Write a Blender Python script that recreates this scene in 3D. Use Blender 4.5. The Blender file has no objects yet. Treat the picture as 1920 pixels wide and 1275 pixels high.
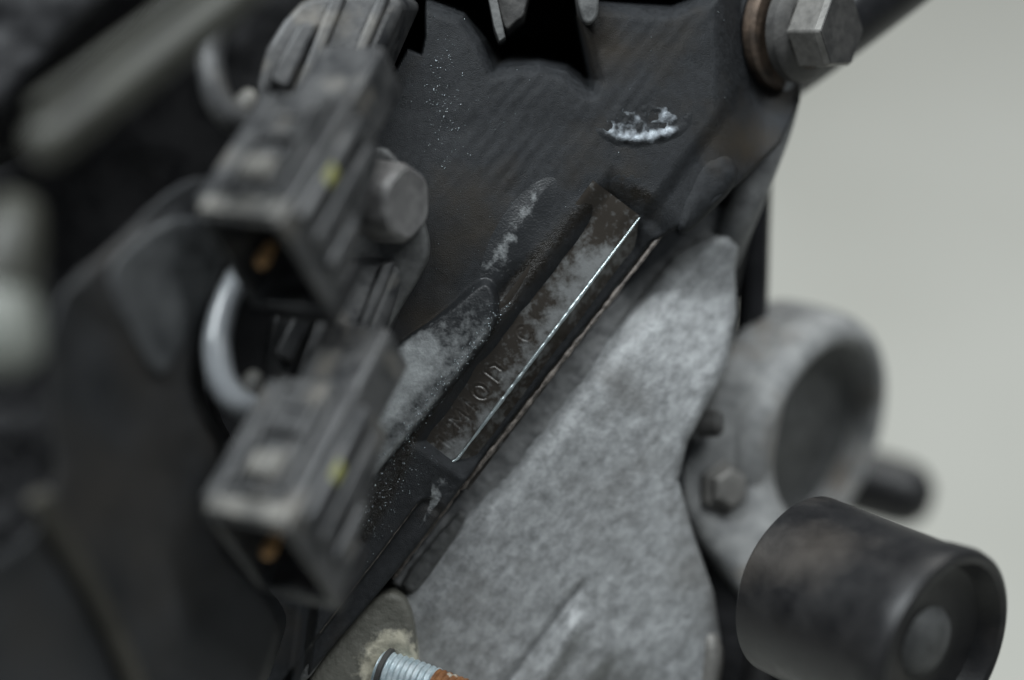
import bpy, bmesh, math
import numpy as np
from mathutils import Vector, Matrix

# ------------------------------------------------------------------ frame of reference
# The engine is laid out in millimetres in a frame E whose origin is the stamped pad the
# lens is focused on: x to the right, y up, z towards the photographer.  E is tipped into
# the world (z up) because the photographer looks down on the engine.
D = 420.0                      # lens to pad, mm
WIDTH = 250.0                  # width of the picture at the pad, mm
K = WIDTH / 1920.0
PITCH = math.radians(35)
TH = math.radians(90) - PITCH
ORG = np.array([0.0, 0.0, 0.75])
RX = np.array([[1, 0, 0],
               [0, math.cos(TH), -math.sin(TH)],
               [0, math.sin(TH), math.cos(TH)]])

def W(e):
    return (np.asarray(e, float) @ RX.T) * 0.001 + ORG

def P(px, py, z=0.0):
    s = K * (D - z) / D
    return np.array([(px - 960) * s, (637.5 - py) * s, z])

def PV(px, py, z):
    s = K * (D - z) / D
    return np.stack([(px - 960) * s, (637.5 - py) * s, z], -1)

def nrm(v):
    v = np.asarray(v, float)
    return v / np.linalg.norm(v)

# ------------------------------------------------------------------ camera, light, exposure
sc = bpy.context.scene
col = sc.collection
cam_d = bpy.data.cameras.new('camera')
cam = bpy.data.objects.new('camera', cam_d)
col.objects.link(cam)
cam.location = W([0, 0, D])
cam.rotation_euler = (TH, 0, 0)
cam_d.sensor_width = 36.0
cam_d.lens = 36.0 * D / WIDTH
cam_d.clip_start = 0.01
cam_d.clip_end = 60
cam_d.dof.use_dof = True
cam_d.dof.focus_distance = (D + 1.5) * 0.001
cam_d.dof.aperture_fstop = cam_d.lens / 29.0
cam_d.dof.aperture_blades = 0
sc.camera = cam

wd = bpy.data.worlds.new('World')
sc.world = wd
wd.use_nodes = True
bg = wd.node_tree.nodes['Background']
bg.inputs[0].default_value = (0.80, 0.90, 1.0, 1)
bg.inputs[1].default_value = 0.11

def area(name, loc, target, sx, sy, power, colour):
    l = bpy.data.lights.new(name, 'AREA')
    l.shape = 'RECTANGLE'
    l.size, l.size_y = sx, sy
    l.energy = power
    l.color = colour
    o = bpy.data.objects.new(name, l)
    col.objects.link(o)
    o.location = loc
    o.rotation_euler = (Vector(target) - Vector(loc)).to_track_quat('-Z', 'Y').to_euler()
    return o

area('overhead_area_light', (-0.75, -0.15, 2.55), (0, 0, 0.7), 0.25, 1.3, 47, (0.91, 0.97, 1.0))
area('overhead_area_light', (0.75, -0.1, 2.6), (0.2, 0.3, 0.5), 0.25, 1.3, 26, (0.93, 0.98, 1.0))  # added right-hand lamp, placed to brighten the outlet

area('overhead_area_light', (0.9, 2.0, 2.75), (0.7, 1.4, 0.0), 1.3, 0.25, 25, (1.0, 1.0, 0.96))  # added unseen lamp that brightens the floor behind

sc.view_settings.view_transform = 'Standard'
sc.view_settings.look = 'None'
sc.view_settings.exposure = 0.0
sc.view_settings.gamma = 1.0
sc.render.engine = 'CYCLES'
sc.cycles.max_bounces = 6

# ------------------------------------------------------------------ materials
def material(name, c1, c2, scale=300, rough=(0.5, 0.7), metal=0.0, bump=0.3, bscale=1500,
             lo=0.35, hi=0.65, c3=None, c3scale=90, c3lo=0.5, c3hi=0.62, detail=6, spec=0.5,
             bdist=0.0004, metal2=None, stretch=None, coat=0.0, wear_shade=0.0, joint=None, nrough=0.62):
    m = bpy.data.materials.new(name)
    m.use_nodes = True
    nt = m.node_tree
    nt.nodes.clear()
    N = nt.nodes.new
    L = nt.links.new
    out = N('ShaderNodeOutputMaterial')
    b = N('ShaderNodeBsdfPrincipled')
    L(b.outputs[0], out.inputs[0])
    tc = N('ShaderNodeNewGeometry')
    src = tc.outputs['Position']
    if joint:
        ja = N('ShaderNodeAttribute'); ja.attribute_name = 'joint'
        mp = N('ShaderNodeMapping'); mp.inputs['Scale'].default_value = joint
        L(ja.outputs['Vector'], mp.inputs[0]); src = mp.outputs[0]
    if stretch:
        mp = N('ShaderNodeMapping')
        mp.inputs['Rotation'].default_value = stretch[0]
        mp.inputs['Scale'].default_value = stretch[1]
        L(src, mp.inputs[0])
        src = mp.outputs[0]
    n1 = N('ShaderNodeTexNoise')
    n1.inputs['Scale'].default_value = scale
    n1.inputs['Detail'].default_value = detail
    n1.inputs['Roughness'].default_value = nrough
    L(src, n1.inputs['Vector'])
    fac = n1.outputs['Fac']
    if wear_shade:
        at = N('ShaderNodeAttribute'); at.attribute_name = 'wear_shade'
        sb = N('ShaderNodeMath'); sb.operation = 'MULTIPLY_ADD'
        L(at.outputs['Fac'], sb.inputs[0]); sb.inputs[1].default_value = wear_shade; L(fac, sb.inputs[2])
        fac = sb.outputs[0]
    r1 = N('ShaderNodeMapRange')
    r1.inputs['From Min'].default_value = lo
    r1.inputs['From Max'].default_value = hi
    L(fac, r1.inputs['Value'])
    mx = N('ShaderNodeMix'); mx.data_type = 'RGBA'
    mx.inputs[6].default_value = (*c1, 1)
    mx.inputs[7].default_value = (*c2, 1)
    L(r1.outputs[0], mx.inputs[0])
    cur = mx.outputs[2]
    if c3 is not None:
        n3 = N('ShaderNodeTexNoise')
        n3.inputs['Scale'].default_value = c3scale
        n3.inputs['Detail'].default_value = 5
        L(tc.outputs['Position'], n3.inputs['Vector'])
        r3 = N('ShaderNodeMapRange')
        r3.inputs['From Min'].default_value = c3lo
        r3.inputs['From Max'].default_value = c3hi
        L(n3.outputs['Fac'], r3.inputs['Value'])
        m3 = N('ShaderNodeMix'); m3.data_type = 'RGBA'
        L(r3.outputs[0], m3.inputs[0])
        L(cur, m3.inputs[6])
        m3.inputs[7].default_value = (*c3, 1)
        cur = m3.outputs[2]
    L(cur, b.inputs['Base Color'])
    rr = N('ShaderNodeMapRange')
    rr.inputs['From Min'].default_value = lo
    rr.inputs['From Max'].default_value = hi
    rr.inputs['To Min'].default_value = rough[0]
    rr.inputs['To Max'].default_value = rough[1]
    L(fac, rr.inputs['Value'])
    L(rr.outputs[0], b.inputs['Roughness'])
    if metal2 is not None:
        mm = N('ShaderNodeMapRange')
        mm.inputs['From Min'].default_value = lo
        mm.inputs['From Max'].default_value = hi
        mm.inputs['To Min'].default_value = metal
        mm.inputs['To Max'].default_value = metal2
        L(fac, mm.inputs['Value'])
        L(mm.outputs[0], b.inputs['Metallic'])
    else:
        b.inputs['Metallic'].default_value = metal
    b.inputs['Specular IOR Level'].default_value = spec
    if coat:
        b.inputs['Coat Weight'].default_value = coat
        b.inputs['Coat Roughness'].default_value = 0.15
    if bump:
        nb = N('ShaderNodeTexNoise')
        nb.inputs['Scale'].default_value = bscale
        nb.inputs['Detail'].default_value = 4
        L(tc.outputs['Position'], nb.inputs['Vector'])
        bp = N('ShaderNodeBump')
        bp.inputs['Strength'].default_value = bump
        bp.inputs['Distance'].default_value = bdist
        L(nb.outputs['Fac'], bp.inputs['Height'])
        L(bp.outputs[0], b.inputs['Normal'])
    return m

M = {}
M['cast'] = material('oily_black_casting', (0.010, 0.011, 0.0125), (0.026, 0.028, 0.031), 700, (0.48, 0.66), spec=0.26,
                     bump=0.6, bscale=4200, detail=9, lo=0.3, hi=0.7, c3=(0.030, 0.024, 0.017), c3scale=38, c3lo=0.53, c3hi=0.74)
M['cast_grey'] = material('worn_and_lit_casting', (0.018, 0.0195, 0.0215), (0.45, 0.472, 0.477), 620, (0.42, 0.58), nrough=0.72,
                          bump=0.4, bscale=2200, lo=0.70, hi=1.5, detail=8, wear_shade=0.85)
M['wet_shade'] = material('wet_oil_and_shade_film', (0.018, 0.0195, 0.0215), (0.013, 0.0112, 0.009), 700, (0.56, 0.26), bump=0.6, bscale=4200, spec=0.3, lo=0.70, hi=1.3, wear_shade=0.8)
M['void'] = material('shade_black_casting', (0.006, 0.006, 0.007), (0.013, 0.013, 0.014), 200, (0.6, 0.8), bump=0.3, spec=0.25)  # near-black colour that paints in the deep shade
M['pad'] = material('oil_stained_and_shaded_machined_metal', (0.032, 0.027, 0.022), (0.22, 0.226, 0.225), 480, (0.30, 0.42),
                    metal=0.1, metal2=0.5, lo=0.55, hi=0.95, bump=0.25, bscale=2500, detail=9, bdist=0.0002, wear_shade=0.5)
M['edge'] = material('polished_steel_edge', (0.42, 0.48, 0.49), (0.58, 0.65, 0.66), 900, (0.28, 0.4), metal=0.8, bump=0)
M['gasket'] = material('brown_gasket', (0.05, 0.042, 0.036), (0.19, 0.165, 0.145), 500, (0.5, 0.7), bump=0.6, bscale=1500, lo=0.42, hi=0.68)
M['alu'] = material('mottled_cast_aluminium', (0.175, 0.179, 0.181), (0.44, 0.452, 0.455), 330, (0.45, 0.58), metal=0.12, joint=(0.62, 1.0, 1.0),
                    bump=0.35, bscale=1500, lo=0.36, hi=0.66, nrough=0.78, c3=(0.135, 0.132, 0.125), c3scale=48, c3lo=0.50, c3hi=0.80, bdist=0.0006, detail=10)
M['alu_dirty'] = material('dirty_aluminium', (0.055, 0.056, 0.056), (0.13, 0.132, 0.13), 200, (0.5, 0.65), metal=0.15, bump=0.4, bscale=700)
M['alu_mid'] = material('grey_cast_aluminium', (0.12, 0.122, 0.123), (0.24, 0.243, 0.242), 170, (0.5, 0.62), metal=0.1, bump=0.3, bscale=700)
M['outlet'] = material('smooth_grey_aluminium', (0.18, 0.183, 0.184), (0.32, 0.322, 0.316), 160, (0.6, 0.75), metal=0.0, bump=0.2, bscale=600,
                       c3=(0.17, 0.14, 0.11), c3scale=50, c3lo=0.55, c3hi=0.75)
M['olive'] = material('crusted_olive_lug', (0.125, 0.122, 0.103), (0.50, 0.47, 0.37), 420, (0.6, 0.8), bump=0.6, bscale=900, lo=0.66, hi=1.0, wear_shade=0.5, detail=9)
M['zinc'] = material('bluish_zinc_thread', (0.42, 0.52, 0.56), (0.72, 0.80, 0.83), 350, (0.35, 0.5), metal=0.3, bump=0.3)
M['rust'] = material('rusty_steel', (0.16, 0.065, 0.025), (0.34, 0.15, 0.055), 420, (0.6, 0.8), bump=0.6,
                     c3=(0.5, 0.46, 0.38), c3scale=220, c3lo=0.58, c3hi=0.64)
M['steel'] = material('dull_grey_steel', (0.17, 0.165, 0.165), (0.25, 0.245, 0.24), 260, (0.45, 0.6), metal=0.35, bump=0.35, bscale=700)
M['steel_dark'] = material('dusty_and_shaded_steel', (0.045, 0.044, 0.043), (0.09, 0.087, 0.083), 260, (0.5, 0.65), metal=0.2, bump=0.35, bscale=700)
M['bolt_pale'] = material('pale_plated_steel', (0.30, 0.29, 0.265), (0.42, 0.405, 0.37), 300, (0.4, 0.55), metal=0.3, bump=0.3, bscale=800)
M['bronze'] = material('brown_copper_washer', (0.035, 0.030, 0.026), (0.15, 0.108, 0.080), 130, (0.4, 0.55), metal=0.4, bump=0.5, bscale=700)
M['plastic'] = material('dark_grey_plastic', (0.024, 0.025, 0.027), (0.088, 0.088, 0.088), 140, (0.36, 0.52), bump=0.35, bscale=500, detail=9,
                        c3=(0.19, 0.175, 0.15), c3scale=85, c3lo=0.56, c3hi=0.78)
M['plastic_dust'] = material('dusty_grey_plastic', (0.06, 0.06, 0.058), (0.26, 0.25, 0.225), 170, (0.5, 0.65), bump=0.3, bscale=900)
M['plastic_highlight'] = material('highlight_grey_plastic', (0.040, 0.042, 0.045), (0.13, 0.13, 0.13), 150, (0.3, 0.45), bump=0.2, bscale=500)
M['plastic_black'] = material('black_plastic', (0.012, 0.012, 0.013), (0.026, 0.026, 0.028), 200, (0.4, 0.55), bump=0.2)
M['panel'] = material('dark_manifold_plastic', (0.012, 0.013, 0.014), (0.026, 0.027, 0.029), 60, (0.5, 0.65), bump=0.3, bscale=500,
                      c3=(0.032, 0.029, 0.026), c3scale=22, c3lo=0.54, c3hi=0.72)
M['panel_grey'] = material('grey_manifold_casting', (0.036, 0.038, 0.040), (0.085, 0.088, 0.090), 150, (0.5, 0.65), bump=0.3)
M['brass'] = material('brass_pin', (0.72, 0.40, 0.17), (0.82, 0.50, 0.24), 400, (0.35, 0.5), metal=0.3, bump=0)
M['yellow'] = material('yellow_paint_dab', (0.36, 0.36, 0.10), (0.45, 0.45, 0.15), 500, (0.5, 0.6), bump=0)
M['tube_grey'] = material('light_grey_tube', (0.26, 0.275, 0.29), (0.34, 0.355, 0.37), 120, (0.25, 0.35), bump=0, coat=0.3)
M['olive_pipe'] = material('olive_grey_pipe', (0.030, 0.030, 0.024), (0.058, 0.058, 0.046), 70, (0.4, 0.55), bump=0.1)
M['fitting'] = material('pale_grey_fitting', (0.15, 0.158, 0.14), (0.23, 0.24, 0.213), 90, (0.35, 0.5), bump=0.1)
M['rubber'] = material('black_rubber', (0.010, 0.010, 0.011), (0.018, 0.018, 0.020), 150, (0.28, 0.40), bump=0.1)
M['pulley'] = material('black_pulley', (0.007, 0.007, 0.008), (0.016, 0.0155, 0.016), 120, (0.35, 0.5), bump=0.2,
                       c3=(0.055, 0.047, 0.040), c3scale=30, c3lo=0.56, c3hi=0.78)
M['oil'] = material('oil_droplet', (0.16, 0.19, 0.20), (0.42, 0.47, 0.49), 900, (0.16, 0.3), metal=0.9, bump=0, spec=1.0)
M['bead'] = material('olive_moulding', (0.030, 0.028, 0.022), (0.055, 0.051, 0.041), 60, (0.5, 0.6), bump=0.1)
M['plated'] = material('plated_bolt_steel', (0.13, 0.126, 0.118), (0.21, 0.203, 0.19), 260, (0.45, 0.55), metal=0.3, bump=0.3, bscale=800)
M['chip'] = material('bright_chipped_metal', (0.018, 0.0195, 0.0215), (0.42, 0.46, 0.50), 420, (0.58, 0.24), metal=0.0, metal2=0.85, lo=0.70, hi=1.4, bump=0.6, bscale=4200, wear_shade=0.75, spec=0.26)
M['floor'] = material('pale_concrete_floor', (0.465, 0.462, 0.418), (0.535, 0.532, 0.49), 2.2, (0.6, 0.75), bump=0.05, bscale=60,
                      c3=(0.40, 0.38, 0.33), c3scale=2.3, c3lo=0.66, c3hi=0.76)

# ------------------------------------------------------------------ object helpers
LOC = {}
def thing(name, label, cat, base, group=None):
    o = bpy.data.objects.new(name, None)
    o.empty_display_size = 0.005
    col.objects.link(o)
    o.location = W(base)
    LOC[o] = W(base)
    o['label'] = label
    o['category'] = cat
    if group:
        o['group'] = group
    return o

def tag(o, label, cat, group=None):
    o['label'] = label
    o['category'] = cat
    if group:
        o['group'] = group
    return o

def root_of(o):
    while o.parent:
        o = o.parent
    return o

def mesh_obj(name, verts, faces, mat, parent=None, smooth=True, angle=40, bevel=0, segs=2, world=False, wear_shade=None, joint=None):
    v = np.asarray(verts, float) if world else W(verts)
    if parent is None:
        loc = v.mean(0)
    else:
        r = root_of(parent)
        loc = LOC[r]
    me = bpy.data.meshes.new(name)
    me.from_pydata((v - loc).tolist(), [], [list(map(int, f)) for f in faces])
    if smooth:
        me.polygons.foreach_set('use_smooth', [True] * len(me.polygons))
        if angle:
            me.set_sharp_from_angle(angle=math.radians(angle))
    me.materials.append(mat)
    if wear_shade is not None:
        at = me.attributes.new('wear_shade', 'FLOAT', 'POINT')
        at.data.foreach_set('value', np.asarray(wear_shade, np.float32))
    if joint is not None:
        at = me.attributes.new('joint', 'FLOAT_VECTOR', 'POINT')
        at.data.foreach_set('vector', np.asarray(joint, np.float32).ravel())
    o = bpy.data.objects.new(name, me)
    col.objects.link(o)
    if parent is None:
        o.location = loc
        LOC[o] = loc
    else:
        o.parent = parent
    if bevel:
        b = o.modifiers.new('bevel', 'BEVEL')
        b.width = bevel * 0.001
        b.segments = segs
        b.limit_method = 'ANGLE'
        b.angle_limit = math.radians(35)
        b.harden_normals = False
    return o

# noise -----------------------------------------------------------------
def _hash(i, j, s):
    h = (i.astype(np.int64) * 374761393 + j.astype(np.int64) * 668265263 + s * 974634541) & 0xffffffff
    h = ((h ^ (h >> 13)) * 1274126177) & 0xffffffff
    return ((h ^ (h >> 16)) & 0xffff) / 65535.0

def vnoise(x, y, s=0):
    i = np.floor(x); j = np.floor(y)
    fx = x - i; fy = y - j
    fx = fx * fx * (3 - 2 * fx); fy = fy * fy * (3 - 2 * fy)
    a = _hash(i, j, s); b = _hash(i + 1, j, s); c = _hash(i, j + 1, s); d = _hash(i + 1, j + 1, s)
    return (a * (1 - fx) + b * fx) * (1 - fy) + (c * (1 - fx) + d * fx) * fy - 0.5

def fbm(x, y, s=0, o=4):
    r = 0; a = 1.0
    for k in range(o):
        r = r + a * vnoise(x * 2 ** k, y * 2 ** k, s + k * 17)
        a *= 0.5
    return r

def sstep(a, b, x):
    t = np.clip((x - a) / (b - a), 0, 1)
    return t * t * (3 - 2 * t)

def sdf(poly, x, y):
    """signed distance to a polygon, positive inside"""
    poly = np.asarray(poly, float)
    d = np.full(x.shape, 1e18)
    inside = np.zeros(x.shape, bool)
    n = len(poly)
    for k in range(n):
        ax, ay = poly[k]; bx, by = poly[(k + 1) % n]
        ex, ey = bx - ax, by - ay
        wx, wy = x - ax, y - ay
        t = np.clip((wx * ex + wy * ey) / max(ex * ex + ey * ey, 1e-9), 0, 1)
        d = np.minimum(d, (wx - t * ex) ** 2 + (wy - t * ey) ** 2)
        c = ((ay > y) != (by > y)) & (x < (bx - ax) * (y - ay) / ((by - ay) if by != ay else 1e-9) + ax)
        inside ^= c
    return np.where(inside, 1, -1) * np.sqrt(d)

def seg_d(x, y, ax, ay, bx, by):
    ex, ey = bx - ax, by - ay
    t = np.clip(((x - ax) * ex + (y - ay) * ey) / (ex * ex + ey * ey + 1e-9), 0, 1)
    return np.hypot(x - ax - t * ex, y - ay - t * ey)

def chaikin(poly, n=2, closed=True):
    p = np.asarray(poly, float)
    for _ in range(n):
        q = np.roll(p, -1, 0) if closed else p[1:]
        a = p if closed else p[:-1]
        r = np.empty((len(a) * 2, p.shape[1]))
        r[0::2] = a * 0.75 + q * 0.25
        r[1::2] = a * 0.25 + q * 0.75
        if not closed:
            r = np.vstack([p[:1], r, p[-1:]])
        p = r
    return p

def relief(name, poly, zf, mat, parent=None, step=4, rpx=12, rmm=1.5, depth=8, angle=50, wear_shade=None):
    """a cast body: outline in photo pixels at depth zf, rounded rim, and side walls `depth` mm deep"""
    poly = np.asarray(poly, float)
    x0, y0 = poly.min(0) - step; x1, y1 = poly.max(0) + step
    xs = np.arange(x0, x1 + step, step); ys = np.arange(y0, y1 + step, step)
    X, Y = np.meshgrid(xs, ys)
    sd = sdf(poly, X, Y)
    gy, gx = np.gradient(sd, step)
    g = np.sqrt(gx * gx + gy * gy) + 1e-6
    ins = sd > 0
    cell = ins[:-1, :-1] | ins[1:, :-1] | ins[:-1, 1:] | ins[1:, 1:]
    Xs = np.where(ins, X, X - sd * gx / g); Ys = np.where(ins, Y, Y - sd * gy / g)
    q = np.clip(sd / rpx, 0, 1)
    z = zf(Xs, Ys) - rmm * (1 - np.sqrt(np.clip(1 - (1 - q) ** 2, 0, 1)))
    idx = -np.ones(X.shape, int)
    used = np.zeros(X.shape, bool)
    used[:-1, :-1] |= cell; used[1:, :-1] |= cell; used[:-1, 1:] |= cell; used[1:, 1:] |= cell
    idx[used] = np.arange(used.sum())
    V = PV(Xs[used], Ys[used], z[used])
    r, c = np.nonzero(cell)
    F = np.stack([idx[r, c], idx[r + 1, c], idx[r + 1, c + 1], idx[r, c + 1]], 1)
    # skirt
    E = np.concatenate([F[:, [0, 1]], F[:, [1, 2]], F[:, [2, 3]], F[:, [3, 0]]])
    key = np.sort(E, 1); key = key[:, 0] * len(V) + key[:, 1]
    u, inv, cnt = np.unique(key, return_inverse=True, return_counts=True)
    B = E[cnt[inv] == 1]
    bv = np.unique(B)
    mp = {v: len(V) + k for k, v in enumerate(bv)}
    low = V[bv].copy()
    s = (D - (low[:, 2] - depth)) / (D - low[:, 2])
    low[:, :2] *= (1 + (s[:, None] - 1) * 0.4)
    low[:, 2] -= depth
    faces = F.tolist() + [[b, a, mp[a], mp[b]] for a, b in B]
    js, jt = st(Xs[used], Ys[used])
    jv = np.stack([js * K * .001, jt * K * .001, 0 * js], 1)
    jv = np.vstack([jv, jv[bv] + [0, 0, depth * .001]])
    wv = None
    if wear_shade is not None:
        wv = wear_shade(Xs[used], Ys[used])
        wv = np.concatenate([wv, wv[bv]])
    return mesh_obj(name, np.vstack([V, low]), faces, mat, parent, angle=angle, wear_shade=wv, joint=jv)

def prism(name, poly, z, back, mat, parent=None, bevel=0.8, segs=3):
    """outline in photo pixels (z: one depth or one per corner) made solid along `back` (mm)"""
    n = len(poly)
    zz = [z] * n if np.isscalar(z) else z
    f = np.array([P(p[0], p[1], zz[i]) for i, p in enumerate(poly)])
    back = np.asarray(back, float)
    v = np.vstack([f, f + back])
    area2 = sum(f[i][0] * f[(i + 1) % n][1] - f[(i + 1) % n][0] * f[i][1] for i in range(n))
    order = list(range(n)) if area2 > 0 else list(range(n))[::-1]
    faces = [order, [i + n for i in order[::-1]]]
    for k in range(n):
        a, b = order[k], order[(k + 1) % n]
        faces.append([b, a, a + n, b + n])
    return mesh_obj(name, v, faces, mat, parent, bevel=bevel, segs=segs)

def basis(axis, hint=(0, 1, 0)):
    a = nrm(axis)
    h = np.asarray(hint, float)
    u = nrm(h - a * h.dot(a))
    return a, u, np.cross(a, u)

def lathe(name, o, axis, prof, mat, parent=None, n=48, close=True, angle=35, sides=None, phase=0.0, hint=(0, 1, 0), wob=0.0, bevel=0):
    """prof: list of (along, radius) in mm; first and last points may have radius 0"""
    a, u, w = basis(axis, hint)
    n = sides or n
    V = []; F = []
    rings = []
    for h, r in prof:
        if r < 1e-6:
            rings.append([len(V)]); V.append(np.asarray(o) + a * h)
        else:
            ring = []
            for k in range(n):
                t = 2 * math.pi * k / n + phase
                rr = r * (1 + wob * math.sin(6 * t + 0.4) + 0.3 * wob * math.sin(3 * t + h))
                ring.append(len(V)); V.append(np.asarray(o) + a * h + rr * (u * math.cos(t) + w * math.sin(t)))
            rings.append(ring)
    for A, B in zip(rings[:-1], rings[1:]):
        if len(A) == 1 and len(B) == 1:
            continue
        for k in range(n):
            k2 = (k + 1) % n
            if len(A) == 1:
                F.append([A[0], B[k2], B[k]])
            elif len(B) == 1:
                F.append([A[k], A[k2], B[0]])
            else:
                F.append([A[k], A[k2], B[k2], B[k]])
    return mesh_obj(name, V, [f[::-1] for f in F], mat, parent, angle=angle, bevel=bevel, segs=3)

def catmull(pts, n=8):
    p = np.asarray(pts, float)
    p = np.vstack([2 * p[0] - p[1], p, 2 * p[-1] - p[-2]])
    out = []
    for i in range(1, len(p) - 2):
        for k in range(n):
            t = k / n
            out.append(0.5 * (2 * p[i] + (p[i + 1] - p[i - 1]) * t + (2 * p[i - 1] - 5 * p[i] + 4 * p[i + 1] - p[i + 2]) * t ** 2
                              + (-p[i - 1] + 3 * p[i] - 3 * p[i + 1] + p[i + 2]) * t ** 3))
    out.append(p[-2])
    return np.array(out)

def tube(name, pts, r, mat, parent=None, n=20, sm=8, angle=40):
    """pts: E-frame points; r a number or one radius per point"""
    p = np.asarray(pts, float)
    rr = np.full(len(p), float(r)) if np.isscalar(r) else np.asarray(r, float)
    c = catmull(np.hstack([p, rr[:, None]]), sm) if sm > 1 else np.hstack([p, rr[:, None]])
    V = []; F = []
    up = np.array([0.1, 0.2, 1.0])
    for i in range(len(c)):
        t = nrm(c[min(i + 1, len(c) - 1), :3] - c[max(i - 1, 0), :3])
        u = nrm(up - t * up.dot(t)); w = np.cross(t, u)
        for k in range(n):
            a = 2 * math.pi * k / n
            V.append(c[i, :3] + c[i, 3] * (u * math.cos(a) + w * math.sin(a)))
    for i in range(len(c) - 1):
        for k in range(n):
            k2 = (k + 1) % n
            F.append([i * n + k, i * n + k2, (i + 1) * n + k2, (i + 1) * n + k])
    F.append(list(range(n))[::-1]); F.append([(len(c) - 1) * n + k for k in range(n)])
    return mesh_obj(name, V, F, mat, parent, angle=angle)

def boxl(fr, u0, u1, v0, v1, w0, w1):
    o, a, b, c = fr
    V = [o + a * u + b * v + c * w for u in (u0, u1) for v in (v0, v1) for w in (w0, w1)]
    F = [[0, 1, 3, 2], [4, 6, 7, 5], [0, 4, 5, 1], [2, 3, 7, 6], [0, 2, 6, 4], [1, 5, 7, 3]]
    if np.dot(np.cross(a, b), c) < 0:
        F = [f[::-1] for f in F]
    return V, F

# seam coordinates (photo pixels): s runs up the joint, t to its right
S0 = np.array([845.0, 877.0]); SD = np.array([0.6026, -0.7981]); ND = np.array([0.7981, 0.6026])
def st(px, py):
    dx, dy = px - S0[0], py - S0[1]
    return dx * SD[0] + dy * SD[1], dx * ND[0] + dy * ND[1]
def unst(s, t):
    return S0[0] + s * SD[0] + t * ND[0], S0[1] + s * SD[1] + t * ND[1]

F_AX = nrm([0.80, -0.25, 0.50])      # the engine's front points right, a little down, towards us

# ================================================================== floor
fl = mesh_obj('floor', [(-4, -3, 0), (4, -3, 0), (4, 6, 0), (-4, 6, 0)], [[0, 1, 2, 3]], M['floor'], world=True, smooth=False)
fl['kind'] = 'structure'

# ================================================================== engine block
blk = thing('engine_block', 'oily black cast engine block with a stamped machined pad along its joint edge', 'engine block', P(900, 640, -20))

VOID = [(795, -60), (800, 2), (868, 30), (905, 78), (928, 132), (960, 122), (1010, 120), (1060, 132), (1090, 158), (1108, 172),
        (1118, 150), (1098, 70), (1088, 30), (1120, 8), (1200, 14), (1260, 18), (1330, -10), (1330, -60)]
GAP = [(700, -60), (800, -60), (800, 70), (792, 105), (765, 95), (735, 150), (718, 215), (672, 205), (650, 150)]
BOSS = chaikin([(680, 905), (700, 720), (740, 645), (830, 585), (900, 520), (928, 530), (938, 570), (928, 620), (880, 685),
                (800, 785), (722, 872), (700, 905)], 2)
RIDGE = chaikin([(900, 500), (950, 415), (1005, 348), (1042, 332), (1025, 385), (985, 455), (935, 548)], 2)

def block_z(x, y):
    s, t = st(x, y)
    z = -(x - 850) * 0.012
    z = z - 17.0 * sstep(1335, 1440, x) * (1 - 0.6 * sstep(120, 300, y))
    # grain of the sand casting and faint diagonal machining waves
    z = z + 0.035 * fbm(x / 7, y / 7, 3, 3) + 0.4 * fbm(x / 60, y / 60, 5, 2)
    wav = np.sin((t + 6 * fbm(x / 50, y / 50, 9, 2)) * 2 * math.pi / 27)
    z = z + 0.05 * wav * (1 + 2.0 * fbm(x / 80, y / 80, 11, 2)) * sstep(-420, -330, t) * (1 - sstep(-130, -80, t)) * sstep(430, 300, y)
    # boss and ridge left of the pad
    bd = sdf(BOSS, x, y); rd = sdf(RIDGE, x, y)
    z = z + 3.2 * sstep(-4, 13, bd) - 0.9 * sstep(60, 0, bd) * sstep(-4, 10, bd) * sstep(-150, -200, t)
    z = z + 0.7 * sstep(-10, 40, rd)
    # hollow between the boss and the pad, black with oil
    z = z - 1.6 * np.exp(-((t + 120 + 10 * fbm(x / 30, y / 30, 21, 2)) / 16.0) ** 2) * sstep(-60, 20, s) * (1 - sstep(330, 430, s)) * (1 - sstep(-2, 8, bd))
    # recess milled for the pad
    pd = np.minimum(t + 104 + 8 * fbm(x / 70, y / 70, 31, 2), np.minimum((640 - s) * 0.7, s + 22))
    z = z - 6.5 * sstep(0, 78, pd) * sstep(-22, 10, s)
    # lower flange: step down right of a straight edge
    fs = sstep(-11, -5, t - 14 * np.exp(-((s + 62) / 14.0) ** 2)) * (1 - sstep(-85, -62, s))
    z = z - 2.2 * fs
    z = z - 1.8 * sstep(-40, 20, t) * sstep(-95, -65, s) * (1 - sstep(-22, 10, s))
    z = z + 0.5 * fbm(x / 24, y / 24, 23, 3) * sstep(-40, -5, t) * sstep(-160, -60, s) * (1 - sstep(-30, 0, s))
    z = z - 1.6 * sstep(-10, 25, t) * sstep(570, 600, s)
    # deep openings
    vd = sdf(VOID, x, y)
    z = z - 3.0 * sstep(-30, 4, vd) ** 2 - 70 * sstep(-2, 42, vd)
    z = z - 60 * sstep(0, 14, sdf(GAP, x, y))
    # black well under the connectors
    wl = sstep(700, 660, x + 0.12 * (y - 300)) * sstep(240, 330, y)
    z = z - 24 * wl
    return z

WALL = [(600, -330), (1500, -330), (1500, 190), (1462, 270), (1400, 330), (1320, 400)]
for s_, t_ in ((560, 44), (420, 42), (250, 38), (120, 36), (0, 37), (-140, 38), (-260, 34), (-470, 22)):
    WALL.append(unst(s_, t_))
WALL += [(540, 1320), (420, 1320), (420, 980), (600, 780), (600, 400)]
relief('casting_wall', WALL, block_z, M['cast'], blk, step=2.5, rpx=7, rmm=0.8, depth=16, angle=60)

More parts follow.
